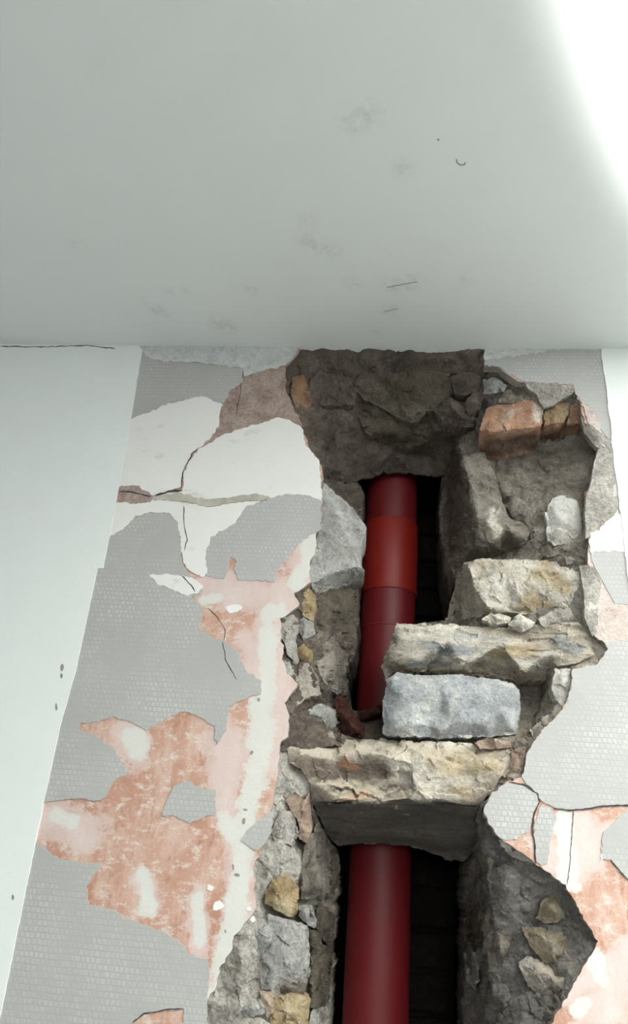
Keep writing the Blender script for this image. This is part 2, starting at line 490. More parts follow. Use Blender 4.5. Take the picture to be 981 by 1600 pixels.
# ------------------------------------------------------------------ room shell
XL, XR = at(220, 546)[0], at(943, 546)[0]        # edges of the stripped strip of wall
RX0, RX1, RY0 = -2.4, 3.6, -5.0
CAV = 0.53

v, f = merge([box_geo(RX0, XL - 0.004, 0.0, CAV, 0.0, CEIL_Z), box_geo(XR + 0.004, RX1, 0.0, CAV, 0.0, CEIL_Z),
              box_geo(XL - 0.004, XR + 0.004, 0.0, CAV, 0.0, at(490, 1900)[2] + 0.02),
              box_geo(XL - 0.004, XR + 0.004, CAV - 0.01, CAV + 0.05, at(490, 1900)[2], CEIL_Z)])
wall = make_obj('wall_back', v, f, M['white_paint'])
wl = Vector(wall.location)
wall.data.transform(Matrix.Translation(wl)); wall.location = (0, 0, 0)
tag(wall, 'white painted wall with a stripped strip broken open down to the rubble stone', 'wall', 'structure')

# ceiling: fine grid where it is seen, so that smudges can sit on it
xs = np.concatenate([[RX0], np.arange(-0.9, 0.9, 0.0125), [RX1]])
ys = np.concatenate([[RY0], np.arange(-0.85, -0.01, 0.0125), [0.0, CAV]])
VX = [(x, y, CEIL_Z) for y in ys for x in xs]
nx, ny = len(xs), len(ys)
FX = [(j * nx + i, (j + 1) * nx + i, (j + 1) * nx + i + 1, j * nx + i + 1) for j in range(ny - 1) for i in range(nx - 1)]
k = len(VX)
VX += [(RX0, RY0, CEIL_Z + 0.1), (RX1, RY0, CEIL_Z + 0.1), (RX1, CAV, CEIL_Z + 0.1), (RX0, CAV, CEIL_Z + 0.1)]
FX += [(k, k + 1, k + 2, k + 3)]
ceil = make_obj('ceiling', VX, FX, M['ceiling'])
tag(ceil, 'smooth white ceiling with faint grey smudges and a glaring bright patch', 'ceiling', 'structure')
def ceil_at(px, py):
    r = ROT @ cam_ray(px, py); return (EYE + r * ((CEIL_Z - EYE_Z) / r[2]))[:2]
marks = [(550, 190, 10, 1), (575, 180, 10, 1), (628, 262, 9, .8), (480, 375, 9, 1), (500, 385, 10, .9), (520, 392, 8, .8), (245, 485, 8, 1), (256, 490, 6, 1), (265, 457, 5, 1), (290, 455, 6, .5),
         (393, 453, 6, 1), (345, 508, 12, 1), (360, 510, 8, 1), (615, 447, 10, .9), (640, 442, 10, .9), (610, 486, 10, .8), (550, 443, 7, .8), (725, 440, 9, .6), (590, 520, 6, .6), (228, 470, 6, .6), (480, 345, 8, .6), (120, 380, 9, .5)]
vals = np.zeros(len(VX)); Q = np.array(VX)[:, :2]
for px, py, r, s_ in marks:
    c = ceil_at(px, py); r_ = r * 0.0013
    vals = np.maximum(vals, s_ * np.exp(-((Q - c) ** 2).sum(1) / (2 * r_ ** 2)))
vals[k:] = 0
a_ = ceil.data.attributes.new('dirt', 'FLOAT', 'POINT'); a_.data.foreach_set('value', vals)

def ceil_line(pts, wpx):
    q = [ceil_at(*p) for p in pts]; V, F = [], []
    for i, p in enumerate(q):
        a, b = q[max(0, i - 1)], q[min(len(q) - 1, i + 1)]
        t = (b - a) / (np.linalg.norm(b - a) + 1e-9); n_ = np.array([-t[1], t[0]]) * wpx * 0.0006
        V += [(*(p - n_), CEIL_Z - .0006), (*(p + n_), CEIL_Z - .0006), (*(p - n_), CEIL_Z), (*(p + n_), CEIL_Z)]
    for i in range(len(q) - 1):
        k_ = 4 * i
        F += [(k_, k_ + 1, k_ + 5, k_ + 4), (k_ + 2, k_, k_ + 4, k_ + 6), (k_ + 1, k_ + 3, k_ + 7, k_ + 5)]
    make_obj('scuff', V, F, M['scuff'], ceil)
ceil_line([(713, 248), (714, 254), (719, 258), (726, 257), (727, 253)], 1.3)
ceil_line([(683, 217), (686, 219)], 2.0)
ceil_line([(604, 449), (625, 445), (652, 440)], 1.0)
ceil_line([(600, 487), (622, 482)], 0.9)

def shell(name, geo, mat, label, cat):
    o = make_obj(name, geo[0], geo[1], M[mat]); tag(o, label, cat, 'structure'); return o
shell('floor', box_geo(RX0, RX1, RY0, CAV, -0.1, 0.0), 'floor', 'dusty grey brown floor of the room', 'floor')
shell('wall_left', box_geo(RX0 - 0.1, RX0, RY0, CAV, 0, CEIL_Z), 'wall_room', 'plain pale wall on the left side of the room', 'wall')
shell('wall_right', box_geo(RX1, RX1 + 0.1, RY0, CAV, 0, CEIL_Z), 'wall_room', 'plain pale wall on the right side of the room', 'wall')
shell('wall_front', box_geo(RX0, RX1, RY0 - 0.1, RY0, 0, CEIL_Z), 'wall_room', 'plain pale wall behind the viewer', 'wall')

# ------------------------------------------------------------------ plaster with its broken edges
HL = [(470, 540), (464, 552), (452, 566), (443, 572), (444, 590), (443, 606), (452, 625), (459, 641), (466, 655), (472, 666), (477, 682), (483, 700), (492, 712), (499, 722),
      (503, 735), (502, 758), (501, 790), (501, 814), (494, 832), (494, 858), (486, 876), (482, 894), (486, 909), (474, 918), (461, 926), (467, 947), (450, 959),
      (437, 966), (440, 985), (438, 1000), (444, 1008), (440, 1030), (449, 1052), (466, 1068), (457, 1082), (445, 1098), (452, 1118), (449, 1150), (436, 1162),
      (435, 1200), (430, 1235), (425, 1262), (418, 1290), (407, 1328), (397, 1351), (397, 1392), (401, 1415), (391, 1435), (365, 1462), (360, 1489), (342, 1513),
      (337, 1543), (322, 1563), (317, 1600), (300, 1660), (290, 1720), (284, 1900)]
HR = [(757, 541), (757, 571), (779, 573), (793, 584), (815, 597), (842, 600), (896, 603), (898, 613), (906, 627), (909, 645), (914, 660), (936, 686), (947, 700),
      (938, 704), (931, 730), (926, 757), (920, 773), (919, 800), (919, 839), (918, 862), (917, 884), (921, 915), (921, 940), (918, 962), (925, 990), (944, 1004),
      (950, 1014), (933, 1039), (895, 1046), (892, 1074), (882, 1105), (869, 1120), (846, 1142), (824, 1176), (816, 1214), (794, 1221), (768, 1240), (756, 1267),
      (766, 1291), (778, 1308), (800, 1322), (836, 1348), (859, 1365), (883, 1384), (900, 1409), (911, 1436), (935, 1470), (920, 1497), (900, 1531), (866, 1591), (850, 1640), (842, 1720), (836, 1900)]

def strokes(lst, warp=14, wide=False):
    def fun(p):
        o = np.zeros(len(p))
        w_ = np.array([(noise.noise(Vector((q[0] * .035, q[1] * .035, 3))), noise.noise(Vector((q[0] * .035, q[1] * .035, 9)))) for q in p])
        p = p + w_ * warp
        for line, r in lst:
            dd = dist_poly(p, np.array(line, float), False)
            o = np.maximum(o, np.clip(1 - dd / (2.1 * r), 0, 1) if wide else np.clip(1.25 - dd / r, 0, 1))
        return o
    return fun
PALE = strokes([([(330, 915), (400, 930)], 26), ([(440, 930), (425, 1010), (435, 1080), (425, 1180)], 34), ([(360, 1150), (350, 1260)], 20), ([(370, 1290), (375, 1430), (340, 1560)], 20),
                ([(220, 1370), (235, 1400)], 16), ([(310, 1400), (310, 1480)], 13), ([(80, 1280), (130, 1300)], 30), ([(205, 1150), (215, 1180)], 24), ([(485, 850), (470, 900)], 16),
                ([(900, 1290), (900, 1350)], 28), ([(960, 1300), (925, 1330)], 22), ([(930, 1580), (960, 1560), (975, 1500)], 32), ([(940, 900), (960, 990)], 45), ([(890, 1560), (930, 1510)], 14), ([(850, 1320), (860, 1350)], 16), ([(385, 1000), (395, 1060)], 18), ([(345, 1130), (350, 1230)], 22)], 10, True)
CREAM = strokes([([(950, 700), (966, 800)], 16), ([(925, 640), (950, 690)], 12), ([(412, 1080), (404, 1180), (388, 1260), (378, 1340), (368, 1420), (350, 1500), (336, 1560)], 17), ([(210, 1150), (215, 1172)], 17), ([(90, 1275), (110, 1285)], 13), ([(355, 1285), (370, 1310)], 14),
                 ([(222, 1362), (228, 1390), (232, 1420)], 12), ([(308, 1400), (312, 1470)], 9), ([(420, 985), (415, 1070)], 12), ([(488, 840), (478, 890), (460, 915)], 12),
                 ([(884, 1278), (880, 1330), (893, 1380)], 14), ([(925, 1495), (940, 1530)], 12), ([(900, 1580), (915, 1565)], 9), ([(440, 955), (420, 960)], 12), ([(340, 935), (320, 938)], 8)], 5, True)

pl_left = patch('plaster', HL + [(-85, 1900), (-28, 1640), (205, 540)], M['limewash'], wall, step=6, amp=0.0006, freq=12, octv=3, thick=0.022, jit=2.0, smooth_iter=0, attrs={'pale': PALE, 'cream': CREAM}, side=M['mortar_light'])
pl_right = patch('plaster', HR + [(1106, 1900), (1014, 1100), (958, 540)], M['limewash'], wall, step=6, amp=0.0006, freq=12, octv=3, thick=0.022, jit=2.0, smooth_iter=0, attrs={'pale': PALE, 'cream': CREAM}, side=M['mortar_light'])
pl_left['label'] = 'salmon and cream limewashed plaster left of the hole'
pl_right['label'] = 'salmon and cream limewashed plaster right of the hole'

# layers on the plaster: each torn piece has its own outline and thickness
def layer(name, outline, mat, d, parent, thick=None, jit=1.7, label=None, step=3.5):
    o = patch(name, outline, mat, parent, d=d, step=step, amp=0.00025, freq=30, octv=2, thick=thick or (0.0008 - d), jit=jit, smooth_iter=0, sharp=30)
    if label: o['label'] = label
    return o
PAPER = M['paper']
# left side of the hole
layer('wallpaper', [(208, 541), (222, 549), (234, 561), (259, 566), (313, 567), (338, 571), (380, 576), (378, 599), (362, 608), (349, 630), (330, 624), (313, 620), (296, 624), (263, 630), (234, 643), (204, 656), (190, 656)], PAPER, -0.0012, pl_left)
layer('filler_band', [(214, 540), (222, 548), (234, 560), (259, 565), (313, 566), (338, 570), (380, 575), (382, 588), (417, 577), (446, 571), (460, 553), (466, 541)], M['filler_rough'], -0.0016, pl_left, label='rough white filler under the ceiling')
layer('white_filler', [(190, 657), (204, 655), (234, 643), (263, 630), (296, 624), (313, 620), (330, 624), (347, 632), (342, 651), (343, 664), (326, 687), (311, 700), (299, 709), (285, 739), (283, 760), (263, 768), (240, 775), (217, 763), (186, 761), (170, 762)], M['filler_white'], -0.0024, pl_left)
layer('white_filler', [(313, 701), (330, 691), (351, 678), (397, 664), (434, 652), (459, 660), (472, 668), (480, 697), (492, 712), (499, 722), (501, 747), (502, 781), (476, 774), (447, 772), (420, 779), (384, 790), (367, 818), (330, 839), (322, 860), (323, 894), (318, 902), (296, 892), (287, 880), (282, 843), (277, 814), (263, 801), (238, 800), (213, 808), (192, 827), (171, 838), (160, 838), (168, 784), (186, 784), (235, 776), (263, 769), (286, 768), (287, 740), (301, 711)], M['filler_white'], -0.0021, pl_left)
layer('filler_ridge', [(236, 775), (262, 772), (283, 769), (310, 778), (332, 780), (360, 776), (400, 771), (420, 776), (418, 781), (380, 783), (352, 786), (330, 793), (300, 786), (270, 781), (240, 781)], M['filler_beige'], -0.0042, pl_left, label='beige ridge of filler')
layer('bare_render', [(186, 760), (205, 758), (217, 759), (225, 768), (242, 775), (234, 784), (205, 788), (198, 783), (184, 784)], M['render_brown'], -0.0032, pl_left, label='brown chip of bare render')
layer('bare_render', [(446, 569), (417, 578), (380, 588), (363, 605), (347, 630), (342, 651), (342, 666), (328, 686), (317, 698), (334, 692), (351, 679), (397, 665), (434, 653), (459, 661), (474, 668), (462, 644), (454, 626), (445, 606), (447, 590)], M['render_brown'], -0.0008, pl_left, label='bare brown render beside the top of the hole')
layer('wallpaper', [(420, 780), (447, 772), (476, 774), (502, 781), (500, 829), (476, 841), (459, 860), (438, 885), (430, 899), (428, 909), (394, 907), (370, 905), (366, 888), (370, 876), (360, 870), (357, 890), (350, 905), (322, 899), (322, 860), (330, 839), (367, 818), (384, 789)], PAPER, -0.0014, pl_left)
layer('wallpaper', [(146, 880), (156, 845), (171, 838), (192, 827), (213, 808), (238, 800), (263, 801), (277, 814), (282, 843), (286, 882), (293, 893), (310, 915), (318, 925), (300, 932), (316, 950), (311, 981), (333, 995), (349, 1001), (371, 1017), (375, 1030), (385, 1048), (407, 1062), (407, 1084), (389, 1089), (358, 1104), (353, 1138), (338, 1165), (335, 1135), (304, 1116), (286, 1111), (264, 1120), (228, 1142), (210, 1129), (174, 1120), (152, 1129), (123, 1130), (120, 1140), (147, 1148), (161, 1157), (179, 1171), (192, 1194), (200, 1208), (176, 1220), (165, 1246), (150, 1251), (112, 1247), (70, 1254), (52, 1256)], PAPER, -0.0018, pl_left)
layer('white_filler', [(233, 899), (250, 896), (285, 899), (305, 905), (317, 915), (309, 924), (294, 932), (270, 922), (245, 911)], M['filler_white'], -0.0026, pl_left)
layer('white_filler', [(352, 950), (362, 945), (377, 944), (380, 950), (370, 957), (357, 958)], M['filler_white'], -0.0012, pl_left)
layer('wallpaper', [(46, 1312), (56, 1317), (89, 1341), (125, 1347), (159, 1350), (150, 1362), (136, 1383), (138, 1413), (173, 1420), (211, 1441), (258, 1456), (286, 1477), (295, 1491), (324, 1500), (328, 1528), (324, 1556), (321, 1605), (300, 1650), (285, 1620), (286, 1590), (288, 1576), (262, 1577), (225, 1585), (206, 1600), (200, 1900), (-80, 1900), (-20, 1600)], PAPER, -0.0015, pl_left)
layer('wallpaper', [(272, 1228), (291, 1219), (314, 1233), (337, 1235), (337, 1270), (295, 1287), (272, 1275), (253, 1275), (260, 1252)], PAPER, -0.0015, pl_left)
layer('wallpaper', [(395, 1290), (428, 1264), (424, 1300), (414, 1318), (402, 1329), (376, 1314)], PAPER, -0.0015, pl_left)
for (x, y, r) in ((340, 1415, 8), (328, 1387, 5), (389, 1420, 4), (395, 1436, 4), (205, 1100, 4), (281, 1565, 5)):
    layer('white_filler', [(x + r * math.cos(a) * (1 + .3 * math.sin(3 * a + x)), y + r * math.sin(a) * (1 + .2 * math.cos(2 * a + y))) for a in np.arange(0, 6.2, .6)], M['filler_white'], -0.0014, pl_left, jit=0.4, step=3)
# right side of the hole
layer('wallpaper', [(757, 541), (757, 571), (779, 572), (793, 583), (815, 595), (842, 598), (896, 601), (899, 612), (908, 626), (924, 640), (934, 655), (940, 676), (957, 690), (975, 690), (962, 640), (955, 541)], PAPER, -0.0012, pl_right)
layer('filler_skin', [(757, 541), (758, 563), (790, 558), (850, 549), (880, 545), (882, 541)], M['filler_rough'], -0.002, pl_right, label='white filler skimmed under the ceiling')
layer('torn_paper', [(908, 626), (924, 640), (937, 655), (937, 678), (930, 672), (916, 655)], M['render_pale'], -0.0022, pl_right, label='pinkish torn strip of lining')
layer('white_filler', [(922, 832), (936, 828), (945, 816), (958, 808), (969, 803), (985, 800), (990, 862), (940, 861), (924, 864), (919, 845)], M['filler_white'], -0.0022, pl_right)
layer('wallpaper', [(921, 862), (940, 859), (990, 860), (1000, 945), (979, 945), (960, 943), (948, 922), (938, 902), (928, 884)], PAPER, -0.0014, pl_right)
layer('wallpaper', [(946, 1003), (960, 1001), (981, 1000), (1005, 998), (1030, 1258), (981, 1258), (945, 1259), (915, 1265), (890, 1266), (866, 1262), (846, 1252), (838, 1240), (822, 1226), (816, 1214), (824, 1176), (846, 1142), (869, 1120), (882, 1105), (892, 1074), (895, 1046), (933, 1039), (950, 1014)], PAPER, -0.0014, pl_right)
layer('wallpaper', [(793, 1221), (768, 1240), (756, 1267), (766, 1291), (778, 1308), (795, 1313), (808, 1311), (828, 1297), (832, 1275), (842, 1255), (840, 1242), (818, 1226)], PAPER, -0.0016, pl_right)
layer('wallpaper', [(846, 1256), (862, 1264), (869, 1275), (860, 1310), (855, 1350), (845, 1352), (838, 1345), (836, 1320), (834, 1290)], PAPER, -0.0014, pl_right)
layer('wallpaper', [(1010, 1266), (981, 1266), (966, 1278), (943, 1300), (940, 1325), (942, 1343), (955, 1344), (966, 1358), (981, 1374), (1020, 1400)], PAPER, -0.0014, pl_right)
layer('white_filler', [(943, 1325), (950, 1330), (944, 1342), (936, 1352), (940, 1338)], M['filler_white'], -0.0012, pl_right)
layer('bare_render', [(924, 886), (941, 913), (958, 942), (981, 946), (1000, 946), (1003, 1000), (960, 1002), (944, 1005), (927, 992), (919, 965), (920, 930)], M['render_pale'], -0.0007, pl_right, label='bare pinkish render beside the stacked stones')
# broken edge strip of plaster, bright, right of the white stone
patch('plaster_edge', [(948, 700, -.001), (955, 715, -.001), (961, 750, -.001), (966, 790, -.001), (960, 806, -.001), (944, 816, -.001), (932, 830, -.001), (915, 842, -.002), (914, 800, -.002), (916, 773, -.002), (922, 757, -.002), (927, 730, -.002), (934, 702, -.002)], M['mortar_light'], pl_right, inner=[(945, 740, -.006), (938, 780, -.005), (932, 815, -.004), (927, 780, -.003), (936, 730, -.003)], amp=.003, thick=.012)
patch('plaster_edge', [(905, 885, .010), (917, 883, -.001), (926, 886, -.001), (940, 912, -.001), (934, 950, -.001), (934, 985, -.001), (926, 994, -.002), (913, 965, -.002), (913, 930, -.002)], M['mortar_light'], pl_right, inner=[(924, 930, -.004), (926, 965, -.003)], amp=.003, thick=.012)
# the white paint skins beside the stripped strip
lw = layer('paint_skin', [(214, 538), (222, 546), (205, 650), (186, 760), (171, 838), (161, 888), (152, 888), (120, 1040), (95, 1130), (68, 1254), (38, 1400), (6, 1560), (-72, 1900), (-500, 1900), (-300, 536)], M['white_paint'], -0.0035, wall, thick=0.004, jit=0.5, step=10)
lw['label'] = 'smooth white painted wall left of the stripped strip'
rw = layer('paint_skin', [(941, 538), (939, 560), (947, 600), (950, 640), (955, 665), (955, 690), (958, 705), (960, 735), (966, 765), (969, 800), (973, 830), (978, 880), (985, 930), (1000, 1080), (1030, 1300), (1092, 1900), (1500, 1900), (1400, 536)], M['white_paint'], -0.0035, wall, thick=0.004, jit=1.0, step=6)
rw['label'] = 'smooth white painted wall right of the stripped strip'
# cracks and small scuffs
for i, (ln, wd, pa, dd) in enumerate([
        ([(311, 700), (300, 709), (285, 739), (283, 762)], 1.8, pl_left, -0.0027),
        ([(242, 775), (262, 768), (283, 766)], 3.0, pl_left, -0.0046), ([(186, 768), (205, 768), (220, 772), (236, 776)], 2.2, pl_left, -0.0036),
        ([(287, 790), (288, 820), (292, 845), (288, 860)], 1.8, pl_left, -0.0024), ([(283, 899), (300, 915), (305, 925)], 1.8, pl_left, -0.0029),
        ([(348, 1001), (352, 1030), (370, 1062)], 1.6, pl_left, -0.0021), ([(325, 950), (340, 965), (352, 985), (349, 1002)], 1.4, pl_left, -0.0005),
        ([(380, 576), (374, 620), (368, 650)], 1.2, pl_left, -0.0012),
        ([(796, 1222), (818, 1226), (840, 1240), (843, 1253), (835, 1270), (831, 1290), (835, 1320), (837, 1350)], 3.0, pl_right, -0.0019),
        ([(866, 1263), (890, 1266), (915, 1264), (945, 1259), (990, 1258)], 2.4, pl_right, -0.0019), ([(896, 1266), (893, 1310), (889, 1360), (886, 1382)], 1.6, pl_right, -0.0005),
        ([(955, 1344), (966, 1358), (981, 1374)], 1.6, pl_right, -0.0018), ([(0, 541), (60, 542), (140, 540), (180, 545)], 1.6, wall, -0.004), ([(206, 1598), (225, 1584), (262, 1577), (288, 1576)], 2.2, pl_left, -0.0018)]):
    ribbon('crack', ln, wd, M['crack'], pa, dd, i)
for (x, y, rx, ry) in ((97, 1043, 2.2, 6), (96, 1056, 1.5, 4), (88, 1104, 1.3, 6), (20, 1402, 1.6, 5), (383, 1265, 4, 2), (381, 1283, 3, 5), (364, 1355, 2, 5), (370, 1367, 5, 2.5), (352, 1455, 1.5, 3), (404, 1093, 2.2, 3.5), (393, 1176, 2.6, 3)):
    left_paint = x < 100
    layer('scuff', [(x + rx * math.cos(a) * (1 + .3 * math.sin(2 * a + x)), y + ry * math.sin(a)) for a in np.arange(0, 6.2, .6)], M['scuff'], -0.0040 if left_paint else -0.0008, lw if left_paint else pl_left, thick=0.0008, jit=0.4, step=3)

# ------------------------------------------------------------------ mortar and rubble core inside the hole
core = dict(amp=0.008, freq=20, octv=6, step=2.6, jit=1.6, cells=0.25, facet=0.3)
HLs = lambda a, b, dx, d: [(x - dx, y, d) for x, y in HL if a <= y <= b]
HRs = lambda a, b, dx, d: [(x + dx, y, d) for x, y in HR if a <= y <= b]
MD = M['mortar_dark']; MG = M['mortar']; ML = M['mortar_light']

c_top = patch('mortar_core', [(480, 541, .006), (560, 541, .006), (640, 541, .006), (700, 541, .006), (763, 541, .006), (763, 575, .012), (752, 600, .045), (745, 640, .07), (745, 680, .09), (715, 700, .14), (703, 725, .165),
        (696, 743, .18), (660, 742, .18), (640, 738, .18), (600, 738, .178), (584, 745, .175), (553, 752, .165), (512, 756, .14), (500, 760, .03)] + HLs(552, 742, 5, .008)[::-1], MD, wall,
      inner=[(480, 556, .003), (520, 557, .003), (580, 558, .004), (640, 557, .003), (700, 557, .004), (740, 560, .008), (500, 566, .024), (550, 565, .024), (600, 566, .022), (660, 565, .024), (725, 566, .026), (742, 566, .022),
             (500, 590, .045), (540, 600, .052), (600, 600, .055), (680, 590, .052), (735, 590, .045), (470, 600, .02), (480, 615, .032), (520, 640, .078), (560, 640, .085), (620, 655, .09), (690, 640, .085), (725, 640, .075),
             (485, 665, .04), (500, 690, .07), (515, 725, .10), (530, 690, .115), (580, 680, .125), (640, 690, .14), (680, 700, .15), (595, 722, .150), (615, 705, .150), (640, 712, .168), (680, 715, .17)], thick=.006, sheet=True, **{**core, 'amp': .007})
c_lu = patch('mortar_core', [(494, 740, .02), (520, 752, .12), (556, 755, .165), (568, 772, .165), (564, 830, .14), (560, 900, .14), (557, 940, .14), (490, 936, .04), (480, 900, .012), (488, 860, .012), (489, 830, .012), (496, 790, .012)], MD, wall,
      inner=[(520, 800, .08), (520, 880, .08)], thick=.2, **core)
c_lm = patch('mortar_core', HLs(894, 1165, 5, .008) + [(432, 1175, .012), (470, 1172, .03), (520, 1168, .06), (600, 1165, .10), (602, 1125, .165), (575, 1118, .17), (552, 1108, .165), (546, 1090, .15), (543, 1045, .145), (556, 1015, .14), (558, 960, .14), (556, 915, .13), (520, 905, .08)], MD, wall,
      inner=[(487, 930, .028), (485, 960, .028), (488, 1020, .035), (478, 1050, .02), (490, 1065, .04), (512, 940, .065), (520, 1000, .08), (520, 1060, .085), (470, 1090, .03), (485, 1105, .065), (505, 1130, .085), (470, 1140, .03), (540, 1140, .12), (500, 1155, .06)], thick=.2, **core)
c_ru = patch('mortar_core', [(752, 556, .01), (775, 564, .01), (800, 580, .01), (822, 590, .01), (905, 606, .01), (915, 630, .01), (925, 660, .01), (955, 695, .01), (948, 730, .01), (940, 760, .01), (930, 800, .01), (928, 870, .01), (928, 900, .01), (850, 905, .05), (780, 900, .06), (735, 895, .08), (712, 905, .14), (695, 865, .19), (690, 800, .20), (691, 745, .20),
        (697, 705, .165), (712, 680, .12), (738, 650, .08), (742, 600, .05)], M['stone_greydark'], wall,
      inner=[(800, 615, .03), (860, 640, .028), (900, 660, .032), (770, 640, .05), (790, 718, .092), (850, 715, .085), (900, 700, .065), (905, 722, .055), (918, 728, .036), (760, 720, .095), (800, 760, .07), (800, 790, .062), (850, 770, .052), (835, 830, .052), (790, 850, .095), (760, 870, .11), (908, 790, .024), (910, 850, .024), (840, 865, .055)], thick=.2, **core)
c_rm = patch('mortar_core', [(700, 965, .14), (720, 940, .10), (760, 945, .07), (905, 885, .03)] + HRs(880, 1225, 5, .008) + [(800, 1232, .008), (775, 1246, .008), (740, 1235, .05), (620, 1172, .06), (606, 1150, .09), (604, 1100, .10), (606, 1060, .10), (622, 985, .10)], MG, wall,
      inner=[(880, 960, .03), (905, 1000, .026), (860, 1030, .05), (845, 1065, .10), (838, 1100, .11), (832, 1130, .075), (820, 1160, .03), (700, 1050, .12), (700, 1153, .10), (760, 1156, .07), (885, 1030, .02), (810, 1190, .018), (865, 1110, .02), (872, 1070, .035)], thick=.1, **core)
c_ll = patch('mortar_core', HLs(1150, 1900, 5, .008) + [(508, 1900, .19), (510, 1720, .19), (512, 1600, .19), (519, 1480, .19), (525, 1400, .19), (524, 1328, .17), (508, 1305, .12), (490, 1265, .05), (488, 1228, .03), (470, 1203, .025), (450, 1180, .02), (448, 1160, .02)], ML, wall,
      inner=[(440, 1230, .012), (430, 1300, .010), (455, 1340, .02), (425, 1350, .010), (470, 1345, .04), (495, 1420, .12), (500, 1360, .12), (498, 1490, .125), (380, 1500, .006), (380, 1560, .008), (350, 1600, .008), (440, 1550, .025), (490, 1550, .11), (420, 1460, .014), (470, 1480, .045), (330, 1650, .008), (420, 1650, .02), (490, 1650, .11), (420, 1780, .03), (490, 1800, .12), (408, 1400, .008)], thick=.15, **core)
c_rl = patch('mortar_core', [(741, 1275, .04), (752, 1258, .012)] + HRs(1230, 1900, 5, .008) + [(720, 1900, .2), (722, 1720, .2), (724, 1600, .2), (726, 1520, .2), (724, 1440, .2), (724, 1400, .19), (731, 1370, .16), (736, 1340, .12), (750, 1312, .055)], M['mortar_mid'], wall,
      inner=[(757, 1330, .045), (768, 1352, .05), (760, 1390, .07), (770, 1430, .06), (780, 1447, .05), (757, 1480, .075), (765, 1520, .07), (770, 1560, .08), (758, 1590, .1), (775, 1322, .018), (800, 1342, .02), (800, 1370, .038), (850, 1380, .024), (870, 1400, .03), (840, 1420, .042), (800, 1440, .05), (870, 1450, .035), (903, 1460, .02), (860, 1490, .04), (800, 1500, .055), (885, 1510, .025), (830, 1540, .045), (790, 1570, .065), (850, 1580, .03), (800, 1640, .055), (800, 1780, .055)], thick=.12, **core)
for c in (c_top, c_lu, c_lm, c_ru, c_rm, c_ll, c_rl): pass
c_top['label'] = 'sooty dark mortar and rubble forming the top of the hole'

# ------------------------------------------------------------------ stones and bricks, each its own piece
def stone(outline, mat, inner=(), d=0.02, thick=0.05, amp=0.0035, freq=24, name='stone', flare=0.94, **kw):
    kw.setdefault('facet', 0.35); kw.setdefault('step', 2.3); kw.setdefault('jit', 1.2); kw.setdefault('smooth_iter', 1)
    return patch(name, outline, M[mat], wall, inner=inner, d=d, thick=thick, amp=amp, freq=freq, flare=flare, **kw)

# top of the hole
stone([(556, 594, .045), (573, 577, .035), (630, 574, .034), (704, 583, .036), (707, 614, .06), (681, 640, .078), (667, 643, .08), (653, 660, .085), (641, 661, .085), (613, 648, .08), (590, 634, .075), (567, 623, .068), (553, 606, .055)], 'stone_dark', [(630, 605, .042), (670, 610, .048)], thick=.04)
stone([(484, 594, .026), (504, 574, .03), (541, 569, .034), (547, 594, .045), (558, 614, .058), (553, 631, .07), (524, 634, .068), (498, 631, .052), (484, 614, .034)], 'mortar_dark', [(520, 600, .036)], thick=.04)
stone([(458, 588), (473, 583), (481, 597, .02), (484, 617, .026), (487, 634, .04), (473, 646, .03), (464, 648, .02), (461, 634, .012), (454, 614, .010)], 'brick_brown', [(470, 612, .008)], d=.012, thick=.03, name='brick')
stone([(679, 643, .08), (702, 620, .06), (726, 637, .062), (745, 655, .066), (740, 667, .075), (700, 667, .088)], 'mortar_dark', [(712, 642, .05)], thick=.03)
stone([(727, 640, .058), (730, 622, .045), (745, 612, .04), (754, 620, .04), (750, 640, .05), (735, 648, .058)], 'mortar_dark', [(740, 628, .034)], thick=.03)
stone([(754, 593, .03), (775, 591, .022), (791, 602, .02), (788, 612, .025), (756, 615, .036)], 'stone_grey', [(772, 602, .015)], thick=.03)
stone([(704, 590, .04), (722, 582, .036), (742, 580, .03), (752, 592, .034), (748, 610, .044), (728, 618, .05), (710, 615, .052)], 'mortar_dark', [(728, 598, .028)], thick=.03)
stone([(557, 650, .09), (580, 640, .085), (612, 655, .092), (640, 668, .1), (668, 662, .095), (672, 690, .13), (640, 700, .145), (600, 690, .13), (570, 675, .11)], 'stone_dark', [(610, 675, .1)], thick=.03)
# upper right
stone([(709, 690, .15), (714, 679, .13), (741, 673, .085), (751, 694, .08), (760, 716, .078), (769, 730, .075), (776, 750, .07), (785, 782, .066), (797, 811, .062), (820, 814, .055), (833, 817, .056), (827, 835, .052), (818, 849, .06), (790, 862, .09), (758, 872, .10), (735, 874, .11), (716, 885, .13), (699, 866, .17), (686, 831, .185), (687, 798, .185), (693, 740, .185), (700, 705, .17)], 'stone_greydark',
      [(718, 700, .085), (726, 733, .06), (740, 780, .048), (745, 810, .045), (748, 838, .045), (768, 850, .045), (810, 838, .044), (765, 780, .046), (790, 825, .045), (735, 860, .075)], thick=.06, amp=.005, attrs={'brown': strokes([([(705, 710), (712, 850)], 20)], 6), 'pale': strokes([([(768, 800), (778, 835)], 12)], 8)})
stone([(759, 638, .035), (797, 626, .03), (836, 620, .028), (849, 635, .024), (849, 661, .02), (843, 685, .05), (834, 704, .08), (788, 717, .09), (768, 717, .09), (756, 708, .08), (747, 688, .05), (750, 672, .024)], 'brick', [(790, 672, .010), (843, 666, .010), (765, 674, .012), (815, 669, .010), (800, 645, .018), (830, 640, .016)], thick=.03, smooth_iter=0, name='brick', amp=.004, freq=30, attrs={'brown': strokes([([(765, 700), (835, 690)], 24)], 5), 'pale': strokes([([(840, 630), (838, 655)], 9)], 5)})  # brown strokes paint the shade of the underside into the colour
